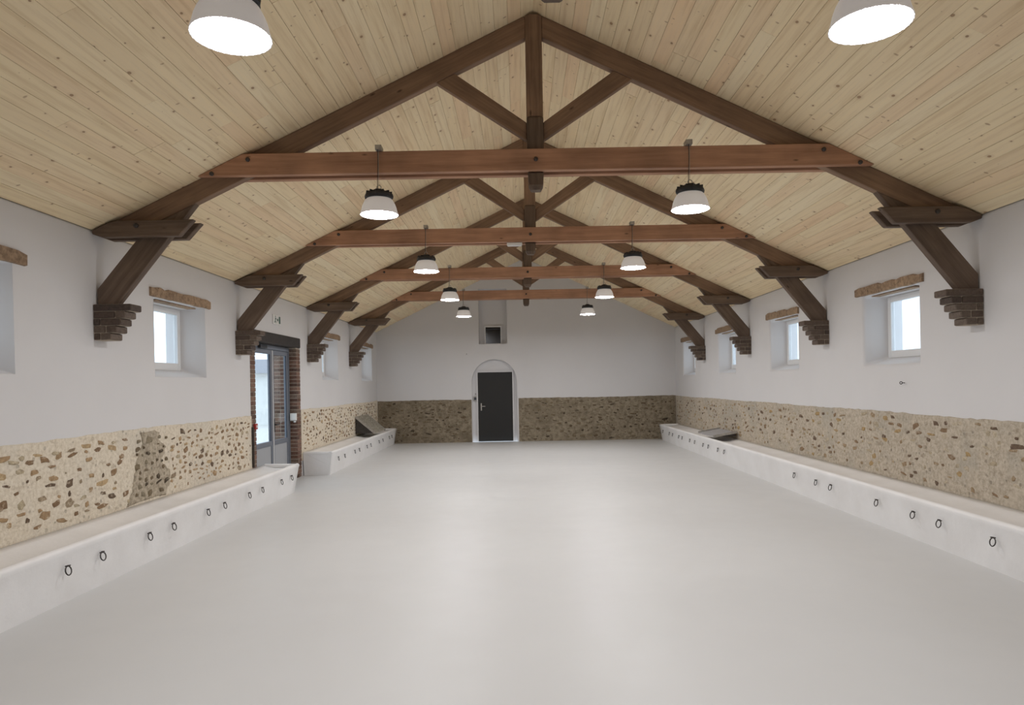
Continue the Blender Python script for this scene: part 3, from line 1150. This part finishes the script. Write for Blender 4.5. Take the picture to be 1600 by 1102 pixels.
# ---------------------------------------------------------------- troughs
def make_trough(name, s, y0, y1, rings, end0, end1, label, seed):
    """s=+1 left wall, projects to +x"""
    x = XL + 0.02 if s > 0 else XR - 0.02
    e = empty(name, (x, (y0 + y1) / 2, 0))
    tag(e, label, 'feeding trough', 'concrete feeding troughs')
    hl = (y1 - y0) / 2
    r = random.Random(seed)
    n = max(8, int((y1 - y0) / 0.25))
    B, RW = 0.495, 0.565            # base / rim projection
    prof = [(0.0, 0.0), (B, 0.0), (B + 0.024, 0.18), (RW - 0.012, 0.40), (RW, 0.432), (RW - 0.008, 0.456), (RW - 0.035, 0.466), (RW - 0.065, 0.458),
            (RW - 0.095, 0.425), (RW - 0.16, 0.405), (0.20, 0.405), (0.06, 0.430), (0.0, 0.455)]
    m = len(prof)
    V, Fc = [], []
    for i in range(n + 1):
        y = -hl + 2 * hl * i / n
        wv = 0.006 * math.sin(y * 1.3 + seed) + r.uniform(-0.003, 0.003)
        for k, (px, pz) in enumerate(prof):
            a = px + (wv if px > 0.3 else 0)
            zz = pz + (0.5 * wv if 3 <= k <= 8 else 0)
            yy = y
            # splayed ends like the front
            if i == 0 and end0:
                yy += 0.06 * (1 - min(1, pz / 0.43))
            if i == n and end1:
                yy -= 0.06 * (1 - min(1, pz / 0.43))
            V.append((s * a, yy, zz))
    for i in range(n):
        for k in range(1, m - 1):          # open below: it stands on the floor
            Fc.append((i * m + k, i * m + k + 1, (i + 1) * m + k + 1, (i + 1) * m + k))
        Fc.append((i * m + m - 1, i * m, (i + 1) * m, (i + 1) * m + m - 1))
    Fc.append(tuple(range(m)))
    Fc.append(tuple(n * m + k for k in range(m)))
    b = obj('basin', V, Fc, M['trough'], e, smooth=True)
    for p in b.data.polygons:
        if len(p.vertices) > 4:
            p.use_smooth = False
    for flag, yy, dr in ((end0, -hl, 1), (end1, hl, -1)):
        if not flag:
            continue
        # raised lip closing the end
        lip = [(0.0, 0.40), (RW - 0.04, 0.40), (RW - 0.03, 0.462), (0.0, 0.468)]
        mb = MB().prism(lip, yy, yy + dr * 0.075)
        mb.v = [(s * v[0], v[1], v[2]) for v in mb.v]
        bevel(mb.obj('end_lip', M['trough'], e), 0.02, 2)
    # iron tether rings
    rm = MB()
    R = 0.036
    pts = [(0.012 + 0.016 * (1 - math.cos(t)) / 2, R * math.sin(t), -R + R * math.cos(t)) for t in [2 * math.pi * i / 12 for i in range(12)]]
    pts = [(s * p[0], p[1], p[2]) for p in pts]
    rm.tube(pts, 0.0052, 5, True)
    rm.tube([(0, -0.012, 0.0), (s * 0.026, -0.01, 0.004), (s * 0.026, 0.01, 0.004), (0, 0.012, 0.0)], 0.006, 5)
    me = fix(mesh_from('tether_ring', rm.v, rm.f, M['iron'], True))
    for yr in rings:
        if abs(yr - (y0 + y1) / 2) > hl - 0.05:
            continue
        o = bpy.data.objects.new('tether_ring', me)
        o.location = (s * (B + 0.060), yr - (y0 + y1) / 2, 0.312)
        o.rotation_euler = (r.uniform(-0.25, 0.25), 0, 0)
        link(o, e)
    return e


make_trough('feeding_trough', 1, 0.6, 11.25, [5.48, 5.93, 6.69, 7.15, 7.95, 8.39, 9.16, 9.63, 10.4, 10.86], True, True,
            'long white concrete trough along left wall, nearest, before the glazed door', 1)
make_trough('feeding_trough', 1, 13.22, 20.2, [13.67, 14.16, 15.03, 15.45, 16.22, 16.63, 17.61, 18.1, 18.97, 19.35], True, True,
            'short white concrete trough on left wall beyond the glazed door', 2)
make_trough('feeding_trough', -1, 0.6, 20.0, [5.1, 5.88, 6.63, 7.07, 7.8, 8.95, 9.4, 10.14, 13.61, 14.05, 14.76, 15.17, 15.89, 16.36, 17.13, 17.48, 18.2, 18.59, 19.42], True, True,
            'very long white concrete trough running the whole right wall', 3)


# slanting tread-plate hatch leaning over the far left trough
def hatch(name, x, s, y, poly, ln, mat, label, bars):
    e = empty(name, (x, y, poly[0][1]))
    tag(e, label, 'hatch')
    (xa, za), (xb, zb) = poly
    d = Vector((xb - xa, 0, zb - za))
    a = math.atan2(d.z, d.x)
    w_ = d.length
    base = Vector((xa, 0, 0))
    # plate: local x across the trough, y along it
    pl = MB().box((0, 0, 0), (w_, ln, 0.012)).obj('plate', mat, e, (xa, 0, 0), (0, -a, 0))
    for yy in (-0.02, ln):
        MB().box((0, yy, -0.03), (w_, yy + 0.02, 0.02)).obj('edge_frame', M['steel'], e, (xa, 0, 0), (0, -a, 0))
    if bars:
        k = 0
        while k * 0.09 < ln - 0.05:
            MB().box((0.02, 0.03 + k * 0.09, 0.012), (w_ - 0.02, 0.045 + k * 0.09, 0.02)).obj('rib', mat, e, (xa, 0, 0), (0, -a, 0))
            k += 1
    # dark sheet standing in for the shade in the open end under the plate
    hgt = za - zb
    m = MB().prism([(xa + (0.02 if s > 0 else -0.02), hgt * 0 - 0.02), (xb, zb - za), (xa, zb - za)], 0.03, 0.045)
    m.obj('shade_sheet', M['iron'], e)
    return e


hatch('slanted_hatch', XL + 0.03, 1, 17.45, [(0.0, 0.94), (0.50, 0.515)], 1.3, M['mesh'], 'slanted ribbed metal hatch with shaded open end on the far left trough', True)
hatch('sheet_metal_lid', XR - 0.03, -1, 14.5, [(-0.02, 0.60), (-0.52, 0.515)], 1.2, M['lid'], 'flat grey sheet metal lid lying on the right trough', False)

# ---------------------------------------------------------------- glazed double door, left wall
OY0, OY1, OZ1 = 10.95, 12.96, 2.47
e = empty('door_2', (XL - 0.16, (OY0 + OY1) / 2, 0))
tag(e, 'grey aluminium glazed double door in left wall, framed in brick', 'door', kind='structure')
hl = (OY1 - OY0) / 2 - 0.004
m = MB()
m.box((-0.035, -hl, 0), (0.035, -hl + 0.06, OZ1 - 0.01)).box((-0.035, hl - 0.06, 0), (0.035, hl, OZ1 - 0.01)).box((-0.035, -hl + 0.06, OZ1 - 0.08), (0.035, hl - 0.06, OZ1 - 0.01))
m.obj('door_frame', M['alu'], e)
mid = 0.12
for a, b, hs in ((-hl + 0.062, mid - 0.004, 1), (mid + 0.004, hl - 0.062, -1)):
    w_ = b - a
    lf = MB()
    st = 0.075
    top = OZ1 - 0.085
    lf.box((-0.028, a, 0.012), (0.028, a + st, top)).box((-0.028, b - st, 0.012), (0.028, b, top))
    lf.box((-0.028, a + st, top - st), (0.028, b - st, top)).box((-0.028, a + st, 0.012), (0.028, b - st, 0.11)).box((-0.028, a + st, 0.70), (0.028, b - st, 0.78))
    leaf = bevel(lf.obj('door_leaf', M['alu'], e), 0.004, 1)
    MB().box((-0.012, a + st, 0.11), (0.012, b - st, 0.70)).obj('lower_panel', M['alup'], leaf)
    MB().box((-0.006, a + st, 0.78), (0.006, b - st, top - st)).obj('pane', M['glass'], leaf)
    sl = MB()
    for yy in (a + st, b - st - 0.012):
        sl.box((0.007, yy, 0.78), (0.024, yy + 0.012, top - st))
    sl.obj('seal', M['alud'], leaf)
    if hs < 0:
        hd = MB().box((0.028, a + 0.02, 0.93), (0.042, a + 0.055, 1.17)).box((0.042, a + 0.03, 1.05), (0.075, a + 0.046, 1.07)).box((0.062, a + 0.03, 1.05), (0.076, a + 0.15, 1.07))
        hd.obj('handle', M['sink'], leaf)
# bright aluminium astragal between the leaves
MB().box((0.029, mid - 0.012, 0.02), (0.040, mid + 0.012, OZ1 - 0.09)).obj('meeting_strip', M['pvc'], e)
# door closer
MB().box((0.03, -0.55, OZ1 - 0.075), (0.085, -0.25, OZ1 - 0.02)).obj('door_closer', M['sink'], e)

o = MB().box((XL - 0.30, DY0 + 0.02, OZ1 + 0.001), (XL + 0.022, DY1 + 0.0, DZ1 - 0.002)).obj('door_lintel', M['doorlintel'])
bevel(o, 0.012, 1)
tag(o, 'blackened oak beam lintel over the glazed double door', 'lintel')

# brick jambs
tr = empty('trim_1', (XL, (DY0 + DY1) / 2, 0))
tag(tr, 'red brick jambs around the glazed double door', 'brick trim', kind='structure')
ym = (DY0 + DY1) / 2
rb = random.Random(9)
jm = MB()
bmesh_cache = {}


def brick_mesh(dx, dy, dz):
    key = (round(dx, 3), round(dy, 3), round(dz, 3))
    if key not in bmesh_cache:
        bmesh_cache[key] = fix(mesh_from('brick', MB().box((-dx / 2, -dy / 2, -dz / 2), (dx / 2, dy / 2, dz / 2)).v, MB().box((0, 0, 0), (1, 1, 1)).f, M['brick']))
    return bmesh_cache[key]


CH = 0.072
for a, b in ((DY0, OY0), (OY1, DY1)):
    jm.box((-WT + 0.004, a + 0.004 - ym, 0), (0.0, b - 0.004 - ym, OZ1))
    nz = int(OZ1 / CH)
    for k in range(nz):
        z = (k + 0.5) * CH
        for half in (0, 1, 2) if a > 12 else (0,):
            x0, x1 = ((-0.135, 0.006), (-0.305, -0.143), (-WT - 0.004, -0.313))[half]
            splits = [(a, b)] if (k + half) % 2 else [(a, (a + b) / 2), ((a + b) / 2, b)]
            for p, q in splits:
                ob = bpy.data.objects.new('brick', brick_mesh(x1 - x0, q - p - 0.006, CH - 0.012))
                ob.location = ((x0 + x1) / 2 + rb.uniform(-0.002, 0.003), (p + q) / 2 - ym, z)
                link(ob, tr)
jm.v = [(v[0] if v[0] < -0.1 else -0.004, v[1], v[2]) for v in jm.v]
jm.obj('mortar', M['joint'], tr)

# thin dark L-shaped strip at the foot of the near jamb
o = MB().box((XL + 0.010, DY0 - 0.012, 0.47), (XL + 0.022, DY0 + 0.03, 1.10)).box((XL + 0.010, DY0 - 0.012, 0.47), (XL + 0.05, DY0 - 0.004, 1.10)).obj('dark_strip', M['iron'])
tag(o, 'black angled strip at the foot of the left door jamb', 'metal strip')
# red call point on the near jamb
e = empty('fire_call_point', (XL + 0.010, 10.86, 1.06))
tag(e, 'small red fire alarm call point on the left brick jamb', 'alarm button')
bevel(MB().box((0, -0.045, 0), (0.04, 0.045, 0.09)).obj('housing', M['red'], e), 0.006, 1)
MB().box((0.04, -0.02, 0.025), (0.043, 0.02, 0.065)).obj('button', M['white'], e)
# white valve box on the far jamb
e = empty('junction_box', (XL - 0.06, OY1 - 0.002, 1.06))
tag(e, 'small white junction box on the brick reveal right of the glazed door', 'junction box')
bevel(MB().box((-0.055, -0.06, 0.03), (0.065, 0, 0.17)).obj('housing', M['white'], e), 0.008, 1)
MB().box((-0.045, -0.067, 0.045), (0.055, -0.06, 0.155)).obj('cover', M['white'], e)
MB().lathe([(0.012, 0), (0.022, 0.004), (0.024, 0.02), (0.014, 0.03)], 12).obj('valve_knob', M['white'], e, (0.03, -0.03, -0.005))

# exit sign over the door
e = empty('exit_sign', (XL + 0.002, 11.95, 2.82))
tag(e, 'small exit pictogram sign on left wall above the glazed door', 'sign')
bevel(MB().box((0, -0.19, 0), (0.012, 0.19, 0.17)).obj('plate', M['white'], e), 0.003, 1)


def flat(name, poly, mat, parent, x=0.0125):
    n_ = len(poly)
    V = [(x, p[0], p[1]) for p in poly] + [(x + 0.0015, p[0], p[1]) for p in poly]
    Fc = [tuple(range(n_)), tuple(range(2 * n_ - 1, n_ - 1, -1))] + [(i, (i + 1) % n_, n_ + (i + 1) % n_, n_ + i) for i in range(n_)]
    return obj(name, V, Fc, mat, parent)


def rect(y0, z0, y1, z1):
    return [(y0, z0), (y1, z0), (y1, z1), (y0, z1)]


# running figure, arrow and doorway as printed shapes
head = [(-0.075 + 0.014 * math.cos(t), 0.137 + 0.014 * math.sin(t)) for t in [2 * math.pi * i / 10 for i in range(10)]]
flat('pictogram', head, M['green'], e)
flat('pictogram', [(-0.09, 0.118), (-0.06, 0.118), (-0.075, 0.07), (-0.10, 0.07)], M['green'], e)
flat('pictogram', [(-0.10, 0.07), (-0.075, 0.07), (-0.045, 0.045), (-0.06, 0.02), (-0.075, 0.045)], M['green'], e)
flat('pictogram', [(-0.10, 0.07), (-0.085, 0.07), (-0.105, 0.03), (-0.135, 0.03), (-0.135, 0.045), (-0.112, 0.045)], M['green'], e)
flat('pictogram', [(-0.06, 0.118), (-0.03, 0.095), (-0.035, 0.085), (-0.068, 0.103)], M['green'], e)
flat('pictogram', [(0.0, 0.07), (0.035, 0.07), (0.035, 0.045), (0.065, 0.085), (0.035, 0.125), (0.035, 0.10), (0.0, 0.10)], M['green'], e)
flat('pictogram', rect(0.09, 0.025, 0.165, 0.15), M['green'], e)

# ---------------------------------------------------------------- far dark door in the arched recess
e = empty('door_1', (-0.735, YB + AD - 0.03, 0))
tag(e, 'anthracite flush door in the arched recess of the far wall', 'door', kind='structure')
bevel(MB().box((-0.515, -0.02, 0.012), (0.515, 0.025, 2.07)).obj('door_leaf', M['anthracite'], e), 0.004, 1)
fr = MB().box((-0.555, -0.03, 0), (-0.517, 0.028, 2.11)).box((0.517, -0.03, 0), (0.555, 0.028, 2.11)).box((-0.517, -0.03, 2.072), (0.517, 0.028, 2.11))
fr.obj('door_frame', M['plaster'], e)
MB().box((-0.44, -0.03, 0.93), (-0.405, -0.02, 1.15)).obj('handle_plate', M['steel'], e)
MB().box((-0.43, -0.065, 1.05), (-0.415, -0.03, 1.066)).box((-0.43, -0.075, 1.048), (-0.30, -0.060, 1.068)).obj('handle', M['steel'], e)
# switch beside the door
e = empty('wall_switch', (-1.335, YB + AD, 1.22))
tag(e, 'small grey switch box left of the dark far door', 'switch')
bevel(MB().box((-0.055, -0.05, 0), (0.055, 0, 0.14)).obj('housing', M['steel'], e), 0.006, 1)
MB().box((-0.035, -0.056, 0.03), (0.035, -0.05, 0.11)).obj('rocker', M['alud'], e)
MB().lathe([(0.018, 0), (0.018, 0.015), (0.008, 0.022)], 12).obj('key_knob', M['steel'], e, (0.01, 0, 0.21), (math.radians(90), 0, 0))

# small dark window in the niche
e = empty('window_10', (-0.775, YB + ND - 0.03, NZ0 + 0.01))
tag(e, 'small dark window at the foot of the high niche in the gable', 'window', kind='structure')
m = MB().box((-0.26, -0.02, 0), (-0.225, 0.028, 0.55)).box((0.225, -0.02, 0), (0.26, 0.028, 0.55)).box((-0.225, -0.02, 0.51), (0.225, 0.028, 0.55)).box((-0.225, -0.02, 0), (0.225, 0.028, 0.02))
m.obj('window_frame', M['pvc'], e)
MB().box((-0.225, 0.0, 0.02), (0.225, 0.012, 0.51)).obj('pane', M['black'], e)
MB().box((-0.225, -0.012, 0.44), (0.225, 0.0, 0.47)).obj('glazing_bar', M['alud'], e)


# two small eye hooks left in the walls
def eye(loc, rot, label):
    m = MB()
    m.tube([(0, 0, 0), (0.03, 0, 0)], 0.005, 6)
    m.tube([(0.045 + 0.015 * math.cos(t), 0, 0.015 * math.sin(t)) for t in [2 * math.pi * i / 12 for i in range(12)]], 0.005, 6, True)
    o = m.obj('eye_hook', M['iron'], None, loc, rot)
    tag(o, label, 'hook')


def unproj(px, py, x=None, y=None):
    du, dv = px - VPX, VPY - py
    X, Z = du * cr + dv * sr, -du * sr + dv * cr
    d = y if y is not None else x * F_PX / X
    return (X * d / F_PX, d, CAM_Z + Z * d / F_PX)


eye((XR, 8.23, 1.64), (0, 0, math.pi), 'tiny iron eye hook in right wall below the nearest window')
eye((-1.56, YB, 2.62), (0, 0, -math.pi / 2), 'tiny iron eye hook in far wall left of the arch')

# ---------------------------------------------------------------- outdoors, seen through the glazed door
g = MB().box((-40, -5, -0.3), (XL - WT, 60, -0.06)).obj('courtyard_ground', M['gravel'])
tag(g, 'pale gravel courtyard outside the glazed door', 'ground', kind='structure')
e = empty('courtyard_building', (-13.0, 33.0, -0.06))
tag(e, 'pale stone building across the courtyard, seen through the left door leaf', 'building')
MB().box((-2.6, 0, 0), (6.0, 6, 2.5)).obj('wall', M['pale'], e)
MB().prism_x([(-0.4, 2.5), (6.4, 2.5), (3, 3.3)], -2.8, 6.2).obj('roof', M['slate'], e)
for k in range(2):
    f_ = MB().box((-1.6 + k * 4, -0.03, 1.0), (-0.5 + k * 4, -0.002, 2.2)).obj('window', M['pvc'], e)
    MB().box((-1.5 + k * 4, -0.04, 1.1), (-0.6 + k * 4, -0.03, 2.1)).obj('pane', M['alup'], f_)
